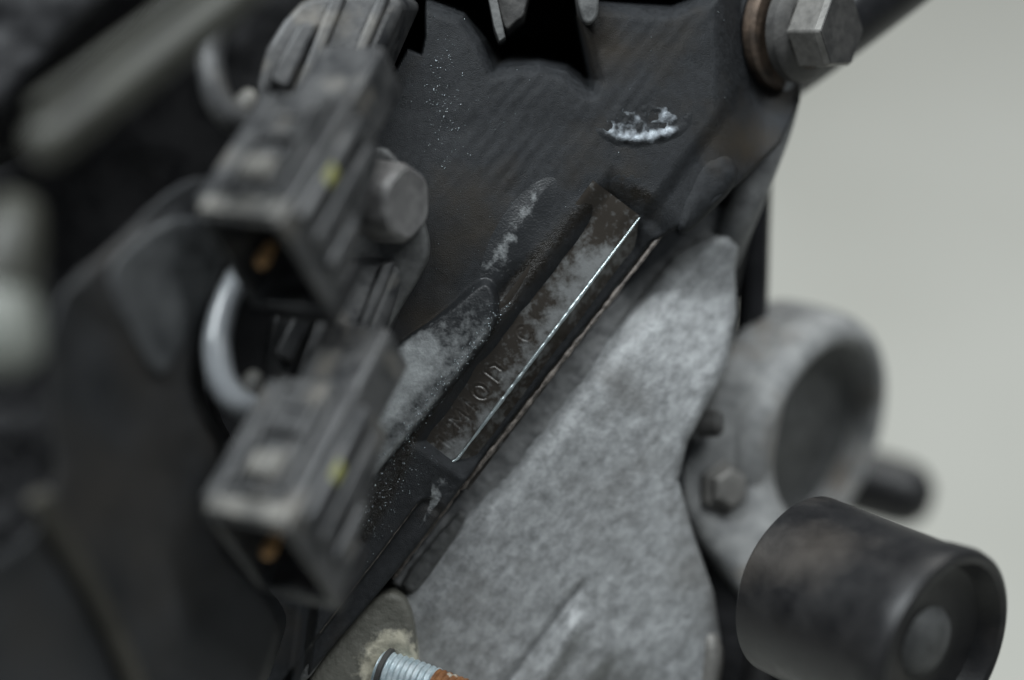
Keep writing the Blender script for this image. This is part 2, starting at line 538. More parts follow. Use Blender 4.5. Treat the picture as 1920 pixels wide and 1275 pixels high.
# bare, lighter skin on boss; ridge patch paints its lit facet: thin raised scale patches that follow the casting
def patch(name, poly, lift, mat, wear_shade, rpx=14, rmm=0.2, step=2.0):
    return relief(name, poly, lambda x, y: block_z(x, y) + lift, mat, blk, step=step, rpx=rpx, rmm=rmm, depth=0.4, angle=70, wear_shade=wear_shade)
def boss_wear(x, y):
    s, t = st(x, y)
    bd = sdf(BOSS, x, y)
    f = 0.38 + 0.60 * sstep(-118, -160, t) * sstep(600, 690, y + 0.3 * (800 - x)) + 0.30 * sstep(790, 860, y) + 0.30 * fbm(x / 26, y / 26, 15, 4)
    f = f - 0.20 * sstep(660, 570, y + 0.2 * (900 - x)) + 0.08 * sstep(-118, -104, t)
    return np.clip(f, 0.02, 1) * sstep(-2, 10, bd)
patch('worn_boss_face', BOSS, 0.12, M['cast_grey'], boss_wear, rpx=5, rmm=0.2)
patch('lit_ridge_face', chaikin([(890, 540), (915, 440), (985, 345), (1050, 322), (1040, 390), (990, 480), (940, 560)], 2), 0.06, M['cast_grey'],
      lambda x, y: np.clip(0.34 + 0.6 * fbm(x / 16, y / 16, 16, 5), 0, 1) * np.exp(-(seg_d(x, y, 925, 505, 1012, 352) / (10 + 16 * sstep(360, 500, y))) ** 2) * sstep(335, 370, y) * (1 - sstep(505, 545, y)), rpx=20, rmm=0.1)
# black oil in the hollow, spread wider to paint shade round the pad
film = chaikin([unst(s_, t_) for s_, t_ in ((670, 20), (600, 24), (585, -10), (540, -62), (400, -62), (200, -62), (60, -62), (-10, -52), (-60, -36), (-180, -20), (-330, -14), (-330, -76), (-200, -126),
                                             (-60, -140), (60, -144), (200, -150), (330, -150), (520, -138), (640, -100))], 2)
relief('oil_shade_film', film, lambda x, y: block_z(x, y) + 0.05 + 0.08 * fbm(x / 5, y / 5, 17, 2), M['wet_shade'], blk, step=2.0, rpx=36, rmm=0.14, depth=0.2, angle=None,
       wear_shade=lambda x, y: np.clip(sstep(4, 44, sdf(film, x, y)) * 1.4, 0, 1) * np.clip(0.9 + 0.5 * fbm(x / 40, y / 40, 19, 3), 0, 1))

# stamped pad, gridded along the joint
def glyph(ch, u, v):
    """distance to the strokes of a character in its cell: u 0..1 along the line, v 0..1 up"""
    d = np.full(u.shape, 9.0)
    def ln(*pts):
        nonlocal d
        for (a, b), (c, e) in zip(pts[:-1], pts[1:]):
            d = np.minimum(d, seg_d(u, v, a, b, c, e))
    def arc(cx, cy, rx, ry, a0, a1):
        q = np.radians(np.linspace(a0, a1, 15))
        ln(*[(cx + rx * math.cos(k), cy + ry * math.sin(k)) for k in q])
    if ch == 'O': arc(.5, .5, .42, .5, 0, 360)
    if ch == 'D': ln((.1, 0), (.1, 1), (.55, 1), (.9, .8), (.9, .2), (.55, 0), (.1, 0))
    if ch == 'M': ln((.05, 0), (.1, 1), (.5, .4), (.9, 1), (.95, 0))
    if ch == '4': ln((.8, .3), (.1, .3), (.65, 1), (.65, 0))
    if ch == 'C': arc(.5, .5, .42, .5, 50, 310)
    if ch == 'K': ln((.1, 0), (.1, 1)); ln((.85, 1), (.15, .45), (.9, 0))
    if ch == 'I': ln((.5, 0), (.5, 1))
    if ch == '1': ln((.3, .8), (.5, 1), (.5, 0))
    if ch == '2': ln((.1, .8), (.3, 1), (.7, 1), (.9, .75), (.1, 0), (.9, 0))
    return d

STAMP = [('1', 18, .4), ('2', 44, .5), ('M', 70, .55), ('4', 98, .55), ('O', 134, 1), ('D', 180, 1), ('C', 272, .7), ('K', 316, .3)]
sg = np.arange(-14, 592, 1.15); tg = np.arange(-112, 52, 1.15)
SS, TT = np.meshgrid(sg, tg)
PX, PY = unst(SS, TT)
zz = -2.6 - (PX - 850) * 0.012 + 0.06 * fbm(PX / 30, PY / 30, 40, 3)
# right shoulder and rounded lower corner
R = 26
qx = np.maximum(TT + R, 0); qy = np.maximum(R - SS, 0)
ed = np.where((TT + R > 0) & (SS < R), R - np.hypot(qx, qy), np.minimum(-TT, SS))
out_ = np.maximum(-ed, 0)
zz = zz - 0.35 * (1 - sstep(0, 4, ed))
zz = zz - np.where(TT > -R, 1, 1) * np.minimum(out_ * 0.125, 5.0) - 0.12 * np.minimum(out_, 3)
zz = zz + 0.10 * fbm(PX / 12, PY / 12, 44, 3) * (out_ > 3)
zz = zz + 2.3 * sstep(-66, -108, TT) + 0.9 * sstep(500, 585, SS) * sstep(0, -30, TT)
for ch, s0, dep in STAMP:
    u = (SS - s0) / 26.0
    v = (-(TT) - 26) / 30.0
    d = glyph(ch, u, v) * 30
    m = d < 9
    zz = zz - np.where(m, dep * (0.17 * np.exp(-(d / 1.9) ** 2) - 0.07 * np.exp(-((d - 5.5) / 1.8) ** 2)), 0)
n_s, n_t = len(sg), len(tg)
Vp = PV(PX.ravel(), PY.ravel(), zz.ravel())
i0 = (np.arange(n_t - 1)[:, None] * n_s + np.arange(n_s - 1)[None]).ravel()
Fp = np.stack([i0, i0 + n_s, i0 + n_s + 1, i0 + 1], 1)
wr = 0.55 * sstep(-62, -6, TT) + 0.5 * np.exp(-((SS - 430) / 75) ** 2) * sstep(-100, -60, TT) + 0.15 * sstep(120, 20, SS)
wr = np.clip(wr + 0.55 * fbm(PX / 26, PY / 26, 47, 5) - 0.10, 0, 1) * sstep(-95, -70, TT) * (1 - 0.9 * sstep(490, 540, SS))  # left side and upper end darkened to paint the recess's shade
wr = np.where(TT > 1, 0.22 + 0.5 * fbm(PX / 30, PY / 30, 48, 3), wr)
pad = mesh_obj('stamped_pad', Vp, Fp.tolist(), M['pad'], blk, angle=60, wear_shade=np.clip(wr, 0, 1).ravel())
# the worn, polished arris of the pad
ep = []
for s_ in np.linspace(588, R, 130):
    ep.append((s_, 0.4))
for a in np.linspace(0, 90, 14):
    ep.append((R - R * math.sin(math.radians(a)), -R + (R + 0.4) * math.cos(math.radians(a))))
ep += [(-1.0, -R - 12), (-0.5, -R - 26)]
ez = []
er = []
for i, (s_, t_) in enumerate(ep):
    x_, y_ = unst(s_, t_)
    ez.append(P(x_, y_, -2.6 - (x_ - 850) * 0.012 - 0.16))
    nk = float(fbm(np.array([s_ / 14.0]), np.array([3.3]), 61, 3)[0])
    er.append((0.15 + 0.36 * math.sin(math.pi * min(max((s_ + 60) / 670.0, 0), 1))) * (1 + 0.5 * nk))
tube('polished_arris', ez, er, M['edge'], blk, n=16, sm=2)
# upper, duller part of the arris
tube('worn_arris', [P(*unst(s_, 2 + 3 * math.sin(s_)), -8.0 + 0.3 * math.sin(s_ * 3)) for s_ in np.linspace(575, 650, 12)],
     [0.3, .5, .7, .8, .7, .8, .6, .6, .5, .4, .4, .3], M['cast_grey'], blk, n=8, sm=3)

fe = []; fr_ = []
for s_ in np.linspace(-92, -395, 90):
    nv = vnoise(np.array([s_ / 9.0]), np.array([7.5]), 5)[0]
    x_, y_ = unst(s_, -9.0 + 1.2 * nv)
    fe.append(P(x_, y_, float(block_z(np.array([x_]), np.array([y_]))[0]) - 0.02)); fr_.append(0.14 + 0.16 * nv)
tube('worn_flange_edge', fe, fr_, M['gasket'], blk, n=8, sm=1)
patch('worn_corner_face', chaikin([unst(s_, t_) for s_, t_ in ((-14, -30), (-12, 30), (-60, 32), (-180, 34), (-220, 26), (-150, 14), (-80, 0), (-50, -22))], 2), 0.02, M['cast_grey'],
      lambda x, y: np.clip(0.22 + 0.9 * fbm(x / 22, y / 22, 18, 4), 0, 1) * sstep(-120, -60, -np.abs(st(x, y)[0] + 90)), rpx=20)
# chipped casting flash
rng = np.random.default_rng(4)
CHIP = chaikin([(1096, 232), (1120, 186), (1200, 178), (1250, 176), (1306, 168), (1322, 214), (1284, 268), (1226, 288), (1170, 294), (1118, 268)], 2)
def chip_z(x, y):
    lip = np.exp(-((y - (262 - 0.0022 * (x - 1215) ** 2 - 0.12 * (x - 1215))) / 12.0) ** 2)
    m = sstep(6, 34, sdf(CHIP, x, y))
    return block_z(x, y) + 0.05 + m * (0.8 * lip + 0.6 * fbm(x / 17, y / 17, 71, 3)) - 0.1 * (1 - m)
def chip_wear(x, y):
    lip = np.exp(-((y - (258 - 0.0022 * (x - 1215) ** 2 - 0.12 * (x - 1215))) / 11.0) ** 2)
    return np.clip(0.70 * lip + 0.30 + 0.9 * fbm(x / 13, y / 13, 73, 3), 0, 1) * sstep(12, 40, sdf(CHIP, x, y))
relief('chipped_flash', CHIP, chip_z, M['chip'], blk, step=1.6, rpx=10, rmm=0.2, depth=0.5, angle=None, wear_shade=chip_wear)

# oil droplets: glints
def ico():
    bm = bmesh.new(); bmesh.ops.create_icosphere(bm, subdivisions=2, radius=1)
    v = np.array([list(a.co) for a in bm.verts]); f = [[a.index for a in p.verts] for p in bm.faces]
    bm.free(); return v, np.array(f)
iv, if_ = ico()
pts = []
def scatter(n, fn, rlo, rhi):
    k = 0
    while k < n:
        x, y = fn()
        z = float(block_z(np.array([x]), np.array([y]))[0])
        if z < -14: continue
        pts.append((x, y, z, rlo + (rhi - rlo) * rng.random() ** 3)); k += 1
scatter(280, lambda: (rng.normal(826, 20), rng.normal(180, 75)), 0.05, 0.20)
scatter(120, lambda: (rng.normal(880, 50), rng.uniform(150, 560)), 0.05, 0.14)
scatter(60, lambda: (rng.uniform(960, 1400), rng.uniform(20, 400)), 0.05, 0.16)
scatter(520, lambda: unst(rng.uniform(-10, 320), rng.normal(-104, 8)), 0.06, 0.26)
scatter(420, lambda: unst(rng.uniform(-190, 0), rng.normal(-95 + 30 * rng.random(), 24)), 0.06, 0.26)
scatter(80, lambda: unst(rng.uniform(-320, -150), rng.normal(-40, 16)), 0.05, 0.16)
OV = []; OF = []
for i, (x, y, z, r) in enumerate(pts):
    OV.append(iv * [r, r, r * 0.7] + P(x, y, z + 0.1)); OF.append(if_ + i * len(iv))
od = mesh_obj('oil_droplets', np.vstack(OV), np.vstack(OF).tolist(), M['oil'], blk, angle=None)
od['kind'] = 'stuff'

# fins seen in the opening above
prism('casting_fin', [(908, -40), (924, -40), (948, 70), (936, 78), (926, 50)], [1, 1, 2, 2, 1], (0, 2, -18), M['alu_dirty'], blk, bevel=0.3)
prism('casting_web', chaikin([(922, -40), (1000, -40), (986, 12), (983, 30), (965, 42), (948, 60), (938, 30)], 1), -5, (0, 0, -12), M['steel_dark'], blk, bevel=0.6)
prism('casting_lug', chaikin([(1078, -40), (1118, -40), (1126, 20), (1112, 46), (1094, 44), (1084, 10)], 2), 2, (0, 2, -16), M['alu_dirty'], blk, bevel=0.8)
relief('core_casting', [(560, 1340), (600, 420), (900, 250), (1340, 20), (1490, -50), (1492, 180), (1440, 320), (1400, 470), (1372, 600), (1330, 740), (1282, 830), (1290, 960), (1340, 1130), (1340, 1340)],
       lambda x, y: -36 + 0 * x, M['cast'], blk, step=10, rpx=20, rmm=3, depth=20)
# bolt boss at the top of the joint
relief('bolt_boss', chaikin([(1262, 420), (1290, 345), (1322, 292), (1362, 282), (1386, 315), (1378, 352), (1330, 400), (1285, 445)], 2),
       lambda x, y: -6.5 - (x - 1320) * 0.02 + 0.3 * fbm(x / 25, y / 25, 90, 3), M['cast'], blk, step=4, rpx=30, rmm=3.0, depth=14)
# stud lug with crusted face
relief('stud_lug', chaikin([(718, 1112), (742, 1108), (766, 1130), (778, 1180), (784, 1250), (784, 1340), (548, 1340), (588, 1255), (640, 1190), (690, 1130)], 2),
       lambda x, y: -3.2 - 0.004 * (x - 700) + 0.35 * fbm(x / 22, y / 22, 93, 4)
       + 0.7 * np.exp(-((np.hypot((x - 735) * 1.15, y - 1262) - 62) / 14.0) ** 2), M['olive'], blk, step=2.4, rpx=16, rmm=1.6, depth=14,
       wear_shade=lambda x, y: np.clip(np.exp(-((np.hypot((x - 738) * 1.1, y - 1258) - 50) / 26.0) ** 2) * (1.1 + fbm(x / 22, y / 22, 94, 3)), 0, 1))
relief('flange_lip', [unst(s_, t_) for s_, t_ in ((-232, 10), (-225, 17), (-300, 22), (-380, 24), (-470, 26), (-510, 18), (-470, 8), (-380, 8), (-300, 8))],
       lambda x, y: -1.2 + 0.5 * fbm(x / 10, y / 10, 97, 3), M['alu_dirty'], blk, step=2, rpx=6, rmm=0.7, depth=6)

# ================================================================== joint gasket
gk = []
gr = []
for s_ in np.linspace(660, -232, 150):
    t_ = 41 + 0.02 * max(s_, 0) * (1 if s_ < 700 else 0) - 3 * (s_ < -20) + 1.6 * vnoise(np.array([s_ / 40.0]), np.array([0.5]), 8)[0]
    x_, y_ = unst(s_, t_)
    gk.append(P(x_, y_, -7.4 - 0.004 * max(s_, 0)))
    gr.append(0.55 + 0.55 * vnoise(np.array([s_ / 11.0]), np.array([2.5]), 9)[0])
tag(tube('joint_gasket', gk, gr, M['gasket'], None, n=8, sm=1), 'thin brown gasket edge showing along the joint beside the stamped pad', 'gasket')

# ================================================================== timing cover
cov = thing('timing_cover', 'pale mottled cast aluminium cover to the right of the joint', 'engine cover', P(1150, 800, -40))
COVER = [(600, 1340), (700, 1200), (762, 1106), (834, 1016), (938, 878), (1074, 714), (1184, 574), (1268, 478), (1336, 440),
         (1366, 444), (1384, 462), (1378, 510), (1382, 590), (1362, 690), (1322, 768), (1288, 832), (1272, 900), (1300, 1000),
         (1338, 1110), (1352, 1200), (1345, 1340)]
def cover_z(x, y):
    s, t = st(x, y)
    z = -13.5 - 0.022 * np.clip(t - 100, 0, 900) + 0.4 * fbm(x / 40, y / 40, 51, 4)
    z = z - 3.0 * (1 - sstep(80, 150, t)) * sstep(-150, 100, s) - 8 * sstep(330, 620, s)
    # shallow ribs and a step low down
    z = z + 3.0 * np.exp(-((t - 385 + 0.1 * (s + 300)) / 20.0) ** 2) * sstep(-60, -110, s)
    z = z - 1.6 * np.exp(-((t - 330) / 9.0) ** 2) * sstep(0, -50, s)
    z = z - 6 * sstep(440, 470, t) * sstep(-60, -200, s)
    return z
relief('cover_face', COVER, cover_z, M['alu'], cov, step=3.2, rpx=20, rmm=2.4, depth=14, angle=60)
jf = [unst(s_, t_) for s_, t_ in ((690, 46), (500, 52), (200, 42), (-240, 40), (-240, 100), (-100, 118), (200, 140), (500, 160), (700, 150))]
relief('joint_flange', jf, lambda x, y: -14.5 - 0.03 * (st(x, y)[1] - 45) - 13 * sstep(300, 560, st(x, y)[0]) + 0.5 * fbm(x / 18, y / 18, 54, 3), M['alu_mid'], cov, step=4, rpx=10, rmm=1, depth=12)
sf = [unst(s_, t_) for s_, t_ in ((-60, 58), (-230, 52), (-238, 80), (-215, 92), (-60, 84), (-50, 70))]
relief('flange_strip', chaikin(sf, 1), lambda x, y: -12.5 + 0.4 * fbm(x / 18, y / 18, 58, 3), M['alu_dirty'], cov, step=3, rpx=9, rmm=1, depth=8)
# upper rim that sweeps along the silhouette
tube('cover_rim', [P(1474, 140, -30), P(1452, 230, -28), P(1424, 310, -26), P(1394, 390, -27), P(1374, 440, -31), P(1356, 490, -37)],
     [5.0, 5.0, 4.8, 4.6, 4.4, 4.0], M['alu_mid'], cov, n=20)
tube('shiny_tab', [P(1326, 1180, -26), P(1338, 1225, -25), P(1330, 1290, -26)], [1.5, 2.6, 2.6], M['plated'], cov, n=16)

# ================================================================== stud
so = P(735, 1264, -3.6)
sax = nrm([0.90, -0.27, 0.34])
stud = thing('threaded_stud', 'threaded stud standing out of the olive lug, bluish white then rusty', 'stud', so)
def threaded(name, h0, h1, r, pitch, dep, mat):
    a, u, w = basis(sax)
    n = 36; V = []; F = []
    m = int((h1 - h0) / pitch * 8)
    for i in range(m + 1):
        h = h0 + (h1 - h0) * i / m
        for k in range(n):
            t = 2 * math.pi * k / n
            ph = (h / pitch - k / n) % 1.0
            rr = r - dep * abs(2 * ph - 1) ** 1.3 + 0.05 * math.sin(13 * t + 3 * h)
            V.append(so + a * h + rr * (u * math.cos(t) + w * math.sin(t)))
    for i in range(m):
        for k in range(n):
            k2 = (k + 1) % n
            F.append([i * n + k, (i + 1) * n + k, (i + 1) * n + k2, i * n + k2])
    F.append([m * n + k for k in range(n)][::-1])
    return mesh_obj(name, V, F, mat, stud, angle=50)
threaded('plated_thread', -3, 11.5, 5.6, 1.5, 0.55, M['zinc'])
threaded('rusty_thread', 11.5, 40, 5.5, 1.5, 0.40, M['rust'])
lathe('stud_collar', so, sax, [(-2, 6.3), (-1.0, 6.3), (-0.8, 6.1), (-0.8, 5.4)], M['steel_dark'], stud)

# ================================================================== coolant outlet
oo = P(1548, 826, -62)
ax2 = nrm([0.72, -0.27, 0.62])
outl = thing('coolant_outlet', 'grey cast coolant outlet with a wide open round mouth at right', 'coolant outlet', P(1400, 900, -60))
hint2 = (0.2, 1, 0)
lathe('outlet_neck', oo, ax2, [(-24, 34.4), (-18, 35.2), (-11, 35.6), (-6, 35.4), (-3.2, 34.6), (-1.2, 33.0), (-0.2, 31.0), (0, 29.6), (-0.5, 28.4), (-1.6, 27.6), (-4, 27.2), (-10, 26.8)],
      M['outlet'], outl, n=72, hint=hint2)
lathe('outlet_plate', oo, ax2, [(-8, 27.1), (-9.6, 25), (-10.2, 20), (-9.8, 10), (-9.2, 6), (-8.4, 0)], M['alu_dirty'], outl, n=72, hint=hint2)
relief('outlet_flange', chaikin([(1338, 700), (1380, 620), (1450, 580), (1490, 640), (1470, 760), (1440, 900), (1500, 1000), (1490, 1090), (1455, 1170), (1400, 1135), (1335, 1050), (1268, 970),
                                 (1256, 890), (1292, 826), (1322, 760)], 2),
       lambda x, y: -38 - 0.03 * (x - 1330) + 0.5 * fbm(x / 40, y / 40, 61, 3) - 2 * np.exp(-((x - 1372) ** 2 + (y - 912) ** 2) / 60.0 ** 2) - 4 * sstep(720, 600, y), M['outlet'], outl, step=5, rpx=50, rmm=6, depth=30)
lathe('outlet_bolt', P(1358, 915, -40), nrm([0.45, 0.05, 0.86]), [(-3, 7.6), (0.6, 7.6), (1.0, 7.2), (1.0, 5.8), (3.0, 5.8), (4.0, 4.6), (4.2, 0)], M['plated'], outl, sides=6, angle=30, bevel=0.9)
lathe('locating_dowel', P(1310, 796, -32), nrm([0.95, 0.1, 0.3]), [(0, 3.6), (5, 3.6), (6.2, 2.6), (6.2, 0)], M['steel_dark'], outl, n=28)
relief('dark_gap_block', chaikin([(1262, 940), (1310, 1000), (1360, 1052), (1450, 1110), (1640, 1150), (1700, 1460), (1320, 1460), (1330, 1150), (1285, 1040)], 2), lambda x, y: -50 + 0.03 * (x - 1300), M['plastic_black'], outl, step=5, rpx=14, rmm=3, depth=10)  # added black block, its colour standing for the dark gap

# ================================================================== pulley
po = P(1776, 1222, 24)
pax = nrm([0.64, -0.24, 0.72])
pul = thing('idler_pulley', 'black cylindrical pulley at the lower right corner', 'pulley', P(1620, 1180, -20))
hp = (0.2, 1, 0)
lathe('pulley_drum', po, pax, [(h * 0.87, r * 0.87) for h, r in [(-54, 0), (-54, 23), (-51, 26.6), (-12, 27.0), (-9, 27.6), (-3, 28.2), (-0.6, 27.6), (0, 26.2), (-0.6, 24.6), (-3, 23.4), (-6, 21.6), (-7.5, 16), (-7.0, 10), (-6.4, 0)]],
      M['pulley'], pul, n=80, hint=hp)
lathe('pulley_hub', po, pax, [(-7, 9.4), (-4.8, 8), (-3.5, 5), (-3.0, 2.5), (-2.8, 0)], M['alu_dirty'], pul, n=40, hint=hp)
relief('pulley_bracket', chaikin([(1436, 1130), (1500, 1005), (1600, 985), (1680, 1100), (1700, 1400), (1400, 1400), (1412, 1230)], 2), lambda x, y: -6 - 0.02 * (1560 - x) - 0.012 * np.abs(y - 1180),
       M['pulley'], pul, step=5, rpx=60, rmm=10, depth=30)
tag(tube('pipe_stub', [P(1560, 890, -136), P(1630, 908, -134), P(1690, 925, -132), P(1722, 935, -131), P(1744, 942, -130.5)], [11.0, 11.0, 10.8, 9.2, 5], M['pulley'], None, n=28),
    'short dark rounded pipe stub sticking out behind the coolant outlet', 'pipe stub')

# ================================================================== upper right: banjo bolt, washers, hoses
ub = P(1506, 58, -20)
uax = nrm([0.70, -0.12, 0.70])
bolt = thing('hex_bolt', 'hex bolt with a pale upper facet at the top right above the light floor', 'bolt', ub)
lathe('bolt_flange', ub, uax, [(-2, 13.2), (0.6, 13.2), (1.6, 12.4), (2.6, 9.6)], M['steel_dark'], bolt, n=56)
hd = lathe('bolt_head', ub, uax, [(2.2, 10.2), (10.6, 10.2), (11.8, 9.3)], M['plated'], bolt, sides=6, angle=30, phase=math.radians(38), bevel=0.5)
lathe('head_face', ub, uax, [(11.7, 9.35), (12.0, 9.0), (12.0, 0)], M['steel_dark'], hd, sides=6, angle=30, phase=math.radians(38))  # end face coloured darker than the sides to paint its shade
tag(lathe('copper_washer', ub - uax * 6.2, uax, [(-2.0, 10), (-2.0, 14.6), (-1.2, 15.4), (1.2, 15.4), (2.0, 14.6), (2.0, 10)], M['bronze'], None, n=56),
    'brown copper sealing washer ring behind the hex bolt at top right', 'washer')
lathe('mounting_boss', ub - uax * 8.6, uax, [(-12, 17), (-3, 16.0), (-0.6, 15.6), (0, 14.8), (0, 0)], M['cast'], blk, n=56)
tag(tube('black_hose', [P(1380, 190, -46), P(1490, 112, -42), P(1584, 38, -40), P(1700, -52, -38), P(1800, -130, -38)], [8.0, 8.8, 9.4, 9.6, 9.6], M['rubber'], None, n=28),
    'shiny black hose running up behind the hex bolt to the top edge', 'hose')
tag(tube('black_pipe', [P(1436, 200, -40), P(1420, 300, -46), P(1414, 420, -50), P(1410, 560, -52), P(1400, 700, -54)], 4.4, M['rubber'], None, n=24),
    'dark pipe standing upright behind the cover above the coolant outlet', 'pipe')

# ================================================================== round headed bolt and its bracket
rb = P(722, 378, 14)
rax = nrm([0.82, -0.10, 0.54])
tag(lathe('round_bolt', rb, rax, [(-3, 9.2), (-2, 9.6), (5.0, 9.2), (6.4, 8.5), (6.9, 7.6), (6.6, 6.0), (6.7, 3.0), (6.6, 0)], M['steel'], None, n=72, wob=0.030),
    'grey round headed bolt right of the upper connector', 'bolt')
br = thing('sensor_bracket', 'grey metal bracket tongue under the round headed bolt', 'bracket', P(700, 520, -8))
relief('bracket_tongue', chaikin([(640, 430), (668, 330), (700, 270), (745, 285), (800, 420), (808, 470), (790, 515), (752, 575), (715, 640), (660, 720), (610, 700), (610, 560)], 2),
       lambda x, y: 10 - 0.012 * (y - 450), M['alu_dirty'], br, step=4, rpx=14, rmm=1.4, depth=9)
lathe('bracket_pin', P(706, 540, 8.6), nrm([0.3, 0.3, 0.9]), [(0, 2.2), (1.6, 2.0), (2.2, 1.2), (2.2, 0)], M['plastic_dust'], br, n=20)

# ================================================================== electrical connectors
con = thing('electrical_connector', 'upper of two dark grey open electrical connectors with a yellow paint dab', 'connector', P(500, 420, 48),
            'pair of open connectors on the left')
co = P(524, 418, 68)
A_ = nrm([-0.42, -0.90, 0.627]); B_ = nrm([175, -20, 88.5]); C_ = nrm([80, -175, -197.6])
fr = (co, A_, B_, C_)
def cbox(name, u0, u1, v0, v1, w0, w1, mat, parent=None, bevel=0.5):
    V, F = boxl(fr, u0, u1, v0, v1, w0, w1)
    return mesh_obj(name, V, F, mat, parent or con, bevel=bevel, segs=3)
def hollow(name, u0, u1, v0, v1, w0, w1, wall, cav, mat):
    V = []; 
    def ring(u, i):
        return [fr[0] + A_ * u + B_ * v + C_ * w for v, w in ((v0 + i, w0 + i), (v1 - i, w0 + i), (v1 - i, w1 - i), (v0 + i, w1 - i))]
    back = [fr[0] + A_ * u0 + B_ * v + C_ * w for v, w in ((v0 + 1.5, w0), (v1, w0), (v1, w1 * 0.58), (v0 + 1.5, w1 * 0.58))]
    V = back + ring(u1, 0) + ring(u1, wall) + ring(cav, wall)
    F = [[3, 2, 1, 0]]
    for b in (0, 4, 8):
        for k in range(4):
            k2 = (k + 1) % 4
            F.append([b + k, b + k2, b + 4 + k2, b + 4 + k])
    F.append([12, 13, 14, 15])
    # outward orientation check
    bm = bmesh.new()
    vs = [bm.verts.new(v) for v in V]
    for f in F: bm.faces.new([vs[i] for i in f])
    bmesh.ops.recalc_face_normals(bm, faces=bm.faces)
    bm.verts.index_update()
    F = [[v.index for v in f.verts] for f in bm.faces]
    bm.free()
    return mesh_obj(name, V, F, mat, con, bevel=1.0, segs=3)
s_c = (D - 66) / D
v0 = -25.7 * s_c; w1 = 36 * s_c
hs = hollow('housing', -38, 0, v0, 0, 0, w1, 2.0, -19, M['plastic'])
cbox('housing_neck', -56, -37, v0 + 3.5, -1.5, 1.8, w1 * 0.58 - 2, M['plastic'], bevel=1.5)
cbox('mouth_lip', -5, -0.8, v0 + 1, -1, -1.3, 0.4, M['plastic_dust'])
cbox('latch_tab', -17, -10.5, v0 + 6, -8, -2.6, 0.3, M['plastic_dust'], bevel=1.1)
for v_ in (v0 + 4.2, -5.2):
    cbox('latch_arm', -36, -8, v_ - 0.9, v_ + 0.9, -2.0, 0.3, M['plastic'], bevel=0.5)
for u_ in (-30, -24, -7.5):
    cbox('grip_ridge', u_, u_ + 1.8, v0 + 7, -8, -2.4, 0.3, M['plastic'], bevel=0.5)
cbox('latch_ramp', -33, -22, v0 + 5, -7, -1.6, 0.3, M['plastic'], bevel=0.6)
cbox('guide_rib', -36, -3, v0 - 1.2, v0 + 2.4, -1.2, 3, M['plastic'], bevel=0.6)
for w_, u_ in ((2.5, -35), (10.0, -34), (18, -20)):
    cbox('side_rib', u_, -5, -0.4, 2.0, w_, w_ + 3.0, M['plastic_highlight'], bevel=1.4)  # paler plastic paints highlight streaks along the ribs
cbox('lock_shroud', -17, -1.5, v0 + 3, -2, w1 - 0.5, w1 + 5, M['plastic_black'], bevel=0.9)
cbox('seal', -18.8, -14, v0 + 2.2, -2.2, 2.2, w1 - 2.2, M['plastic_black'], bevel=0.4)
for v_ in (-14.2, -7.5):
    c_ = co + A_ * -12 + B_ * (v_ if v_ < -10 else -6.0) + C_ * (17 if v_ < -10 else 24)
    lathe('terminal_pin', c_, A_, [(4, 1.3), (9, 1.6), (10, 1.1), (10.4, 0)] if v_ < -10 else [(-2, .9), (3, .9), (3.6, 0)], M['brass'], con, n=16)
mk = co + A_ * -18.0 + B_ * 1.7 + C_ * 4.2
Vb, Fb = boxl((mk, A_, B_, C_), -2.2, 2.2, 0, 0.35, -1.5, 1.5)
mesh_obj('paint_dab', Vb, Fb, M['yellow'], con, bevel=0.15)
# arm that carries the connector up and away
arm_poly = chaikin([(478, 118), (545, 10), (600, -14), (765, -14), (730, 62), (694, 145), (662, 176), (684, 230), (610, 330), (480, 260)], 1)
arm_z = [20 - 0.045 * (p[0] - 560) - 0.02 * (150 - p[1]) for p in arm_poly]
arm = prism('carrier_arm', arm_poly, arm_z, (4, 3, -17), M['plastic'], con, bevel=1.8)
def az(p, d): return 20 - 0.045 * (p[0] - 560) - 0.02 * (150 - p[1]) + d
for q in ([(620, -8), (650, -8), (560, 215), (536, 210)], [(706, -8), (732, -8), (664, 150), (640, 150)]):
    prism('arm_rib', q, [az(p, 3.0) for p in q], (0, 0, -7), M['plastic'], arm, bevel=0.9)
prism('arm_step', [(500, 150), (560, 40), (600, 40), (540, 170)], [az(p, 4.0) for p in ((500, 150), (560, 40), (610, 40), (540, 170))], (0, 0, -8), M['plastic'], arm, bevel=1.2)
tube('arm_knuckle', [P(470, 178, 34), P(455, 200, 36), P(448, 222, 34)], [1.8, 2.6, 1.8], M['plastic_dust'], con, n=16)
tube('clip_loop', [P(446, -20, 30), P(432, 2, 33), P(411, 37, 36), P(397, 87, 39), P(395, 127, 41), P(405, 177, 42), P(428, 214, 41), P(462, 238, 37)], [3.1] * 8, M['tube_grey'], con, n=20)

def copy_tree(o, parent=None):
    c = o.copy()
    col.objects.link(c)
    c.parent = parent
    for ch in list(o.children):
        copy_tree(ch, c)
    return c
con2 = copy_tree(con)
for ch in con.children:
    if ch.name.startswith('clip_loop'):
        ch.data = ch.data.copy(); ch.data.materials[0] = M['plastic']  # upper loop recoloured dark to paint the pipe's shadow on it
sh = K * (D - 60) / D
con2.location = Vector(W(np.array(P(500, 420, 48)) + np.array([12 * sh, -563 * sh, 0])))
con2['label'] = 'lower of two dark grey open electrical connectors with a yellow paint dab'

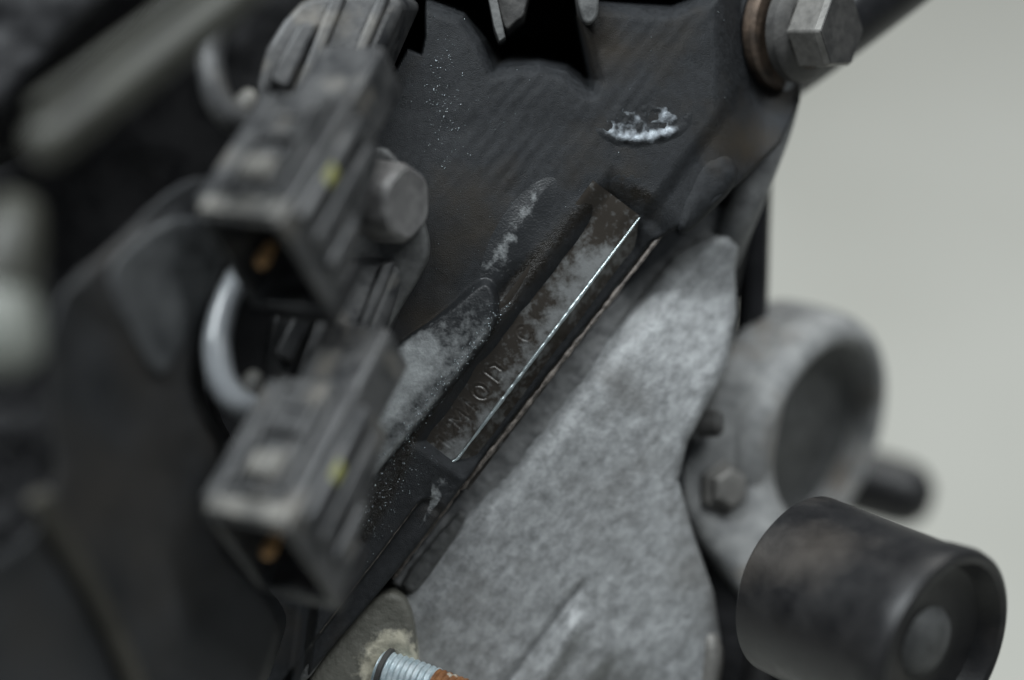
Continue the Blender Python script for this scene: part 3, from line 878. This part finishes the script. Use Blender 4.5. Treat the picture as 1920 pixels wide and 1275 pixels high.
# ================================================================== left foreground: manifold, pipe, fitting
man = thing('intake_manifold', 'large dark plastic manifold body filling the lower left', 'manifold', P(250, 950, 0))
def man_z(x, y):
    z = 34 + 0.12 * (430 - x) + 0.3 * fbm(x / 80, y / 80, 65, 3)
    ch = sdf([(120, 540), (215, 450), (330, 395), (420, 420), (415, 540), (352, 620), (318, 715), (280, 705), (225, 620)], x, y)
    return z + 1.5 * sstep(-10, 20, ch)
relief('manifold_body', chaikin([(90, 600), (130, 520), (190, 480), (330, 335), (420, 330), (412, 540), (345, 690), (375, 790), (420, 850), (372, 960), (410, 1040), (470, 1105), (524, 1165), (516, 1215), (470, 1340), (-90, 1340),
                                 (-90, 1080), (60, 1010), (110, 900), (90, 760)], 2),
       man_z, M['panel'], man, step=6, rpx=12, rmm=1.2, depth=26)
relief('grey_cheek', chaikin([(190, 520), (240, 455), (330, 400), (418, 420), (412, 535), (352, 612), (318, 705), (280, 700), (245, 620)], 2),
       lambda x, y: man_z(x, y) + 0.8 + 0.4 * fbm(x / 40, y / 40, 66, 3), M['panel_grey'], man, step=6, rpx=12, rmm=0.8, depth=3)
tube('moulded_bead', [P(70, 930, 80), P(110, 1000, 75), P(165, 1090, 68), P(215, 1190, 62), P(262, 1300, 57)], 2.4, M['bead'], man, n=16)
relief('manifold_flange', chaikin([(300, 620), (390, 560), (418, 470), (440, 560), (395, 650), (390, 760), (440, 850), (430, 900), (340, 800), (310, 700)], 2),
       lambda x, y: 10 + 0 * x, M['plastic_black'], man, step=6, rpx=16, rmm=2, depth=12)

pipe = thing('metal_pipe', 'blurred olive grey straight pipe crossing the upper left corner', 'pipe', P(60, 300, 90))
tube('pipe_run', [P(600, -138, 66), P(440, -6, 74), P(300, 104, 82), P(180, 196, 90), P(92, 264, 97), P(66, 285, 99)],
     [4.4, 4.4, 4.6, 4.8, 4.8, 3.4], M['olive_pipe'], pipe, n=28)
tube('pipe_seam', [P(392, -40, 78), P(262, 56, 86), P(150, 140, 94), P(66, 204, 101)], 1.6, M['olive_pipe'], pipe, n=16)
fit = thing('hose_fitting', 'olive grey hose fitting with a pale rounded end at the left edge', 'fitting', P(0, 560, 100))
tube('hose_stem', [P(40, 380, 96), P(22, 440, 99), P(6, 520, 101), P(-4, 600, 102)], [4.0, 6.0, 6.8, 6.8], M['olive_pipe'], fit, n=28)
tube('pale_end', [P(-6, 560, 103), P(-2, 600, 104), P(4, 650, 105), P(6, 682, 105), P(6, 700, 105)], [7.0, 7.4, 7.2, 6.0, 3.0], M['fitting'], fit, n=28)
back = thing('cylinder_head', 'cylinder head coloured black for the shadow behind the connectors and pipe', 'cylinder head', P(250, 400, -40))
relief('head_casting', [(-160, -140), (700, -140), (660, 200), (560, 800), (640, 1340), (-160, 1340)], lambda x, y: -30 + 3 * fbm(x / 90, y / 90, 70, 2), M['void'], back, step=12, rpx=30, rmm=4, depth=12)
relief('rocker_cover_edge', [(-160, -140), (330, -140), (200, 20), (60, 150), (-20, 260), (-160, 330)], lambda x, y: 40 + 2 * fbm(x / 90, y / 90, 72, 2), M['plastic_black'], back, step=10, rpx=40, rmm=6, depth=50)
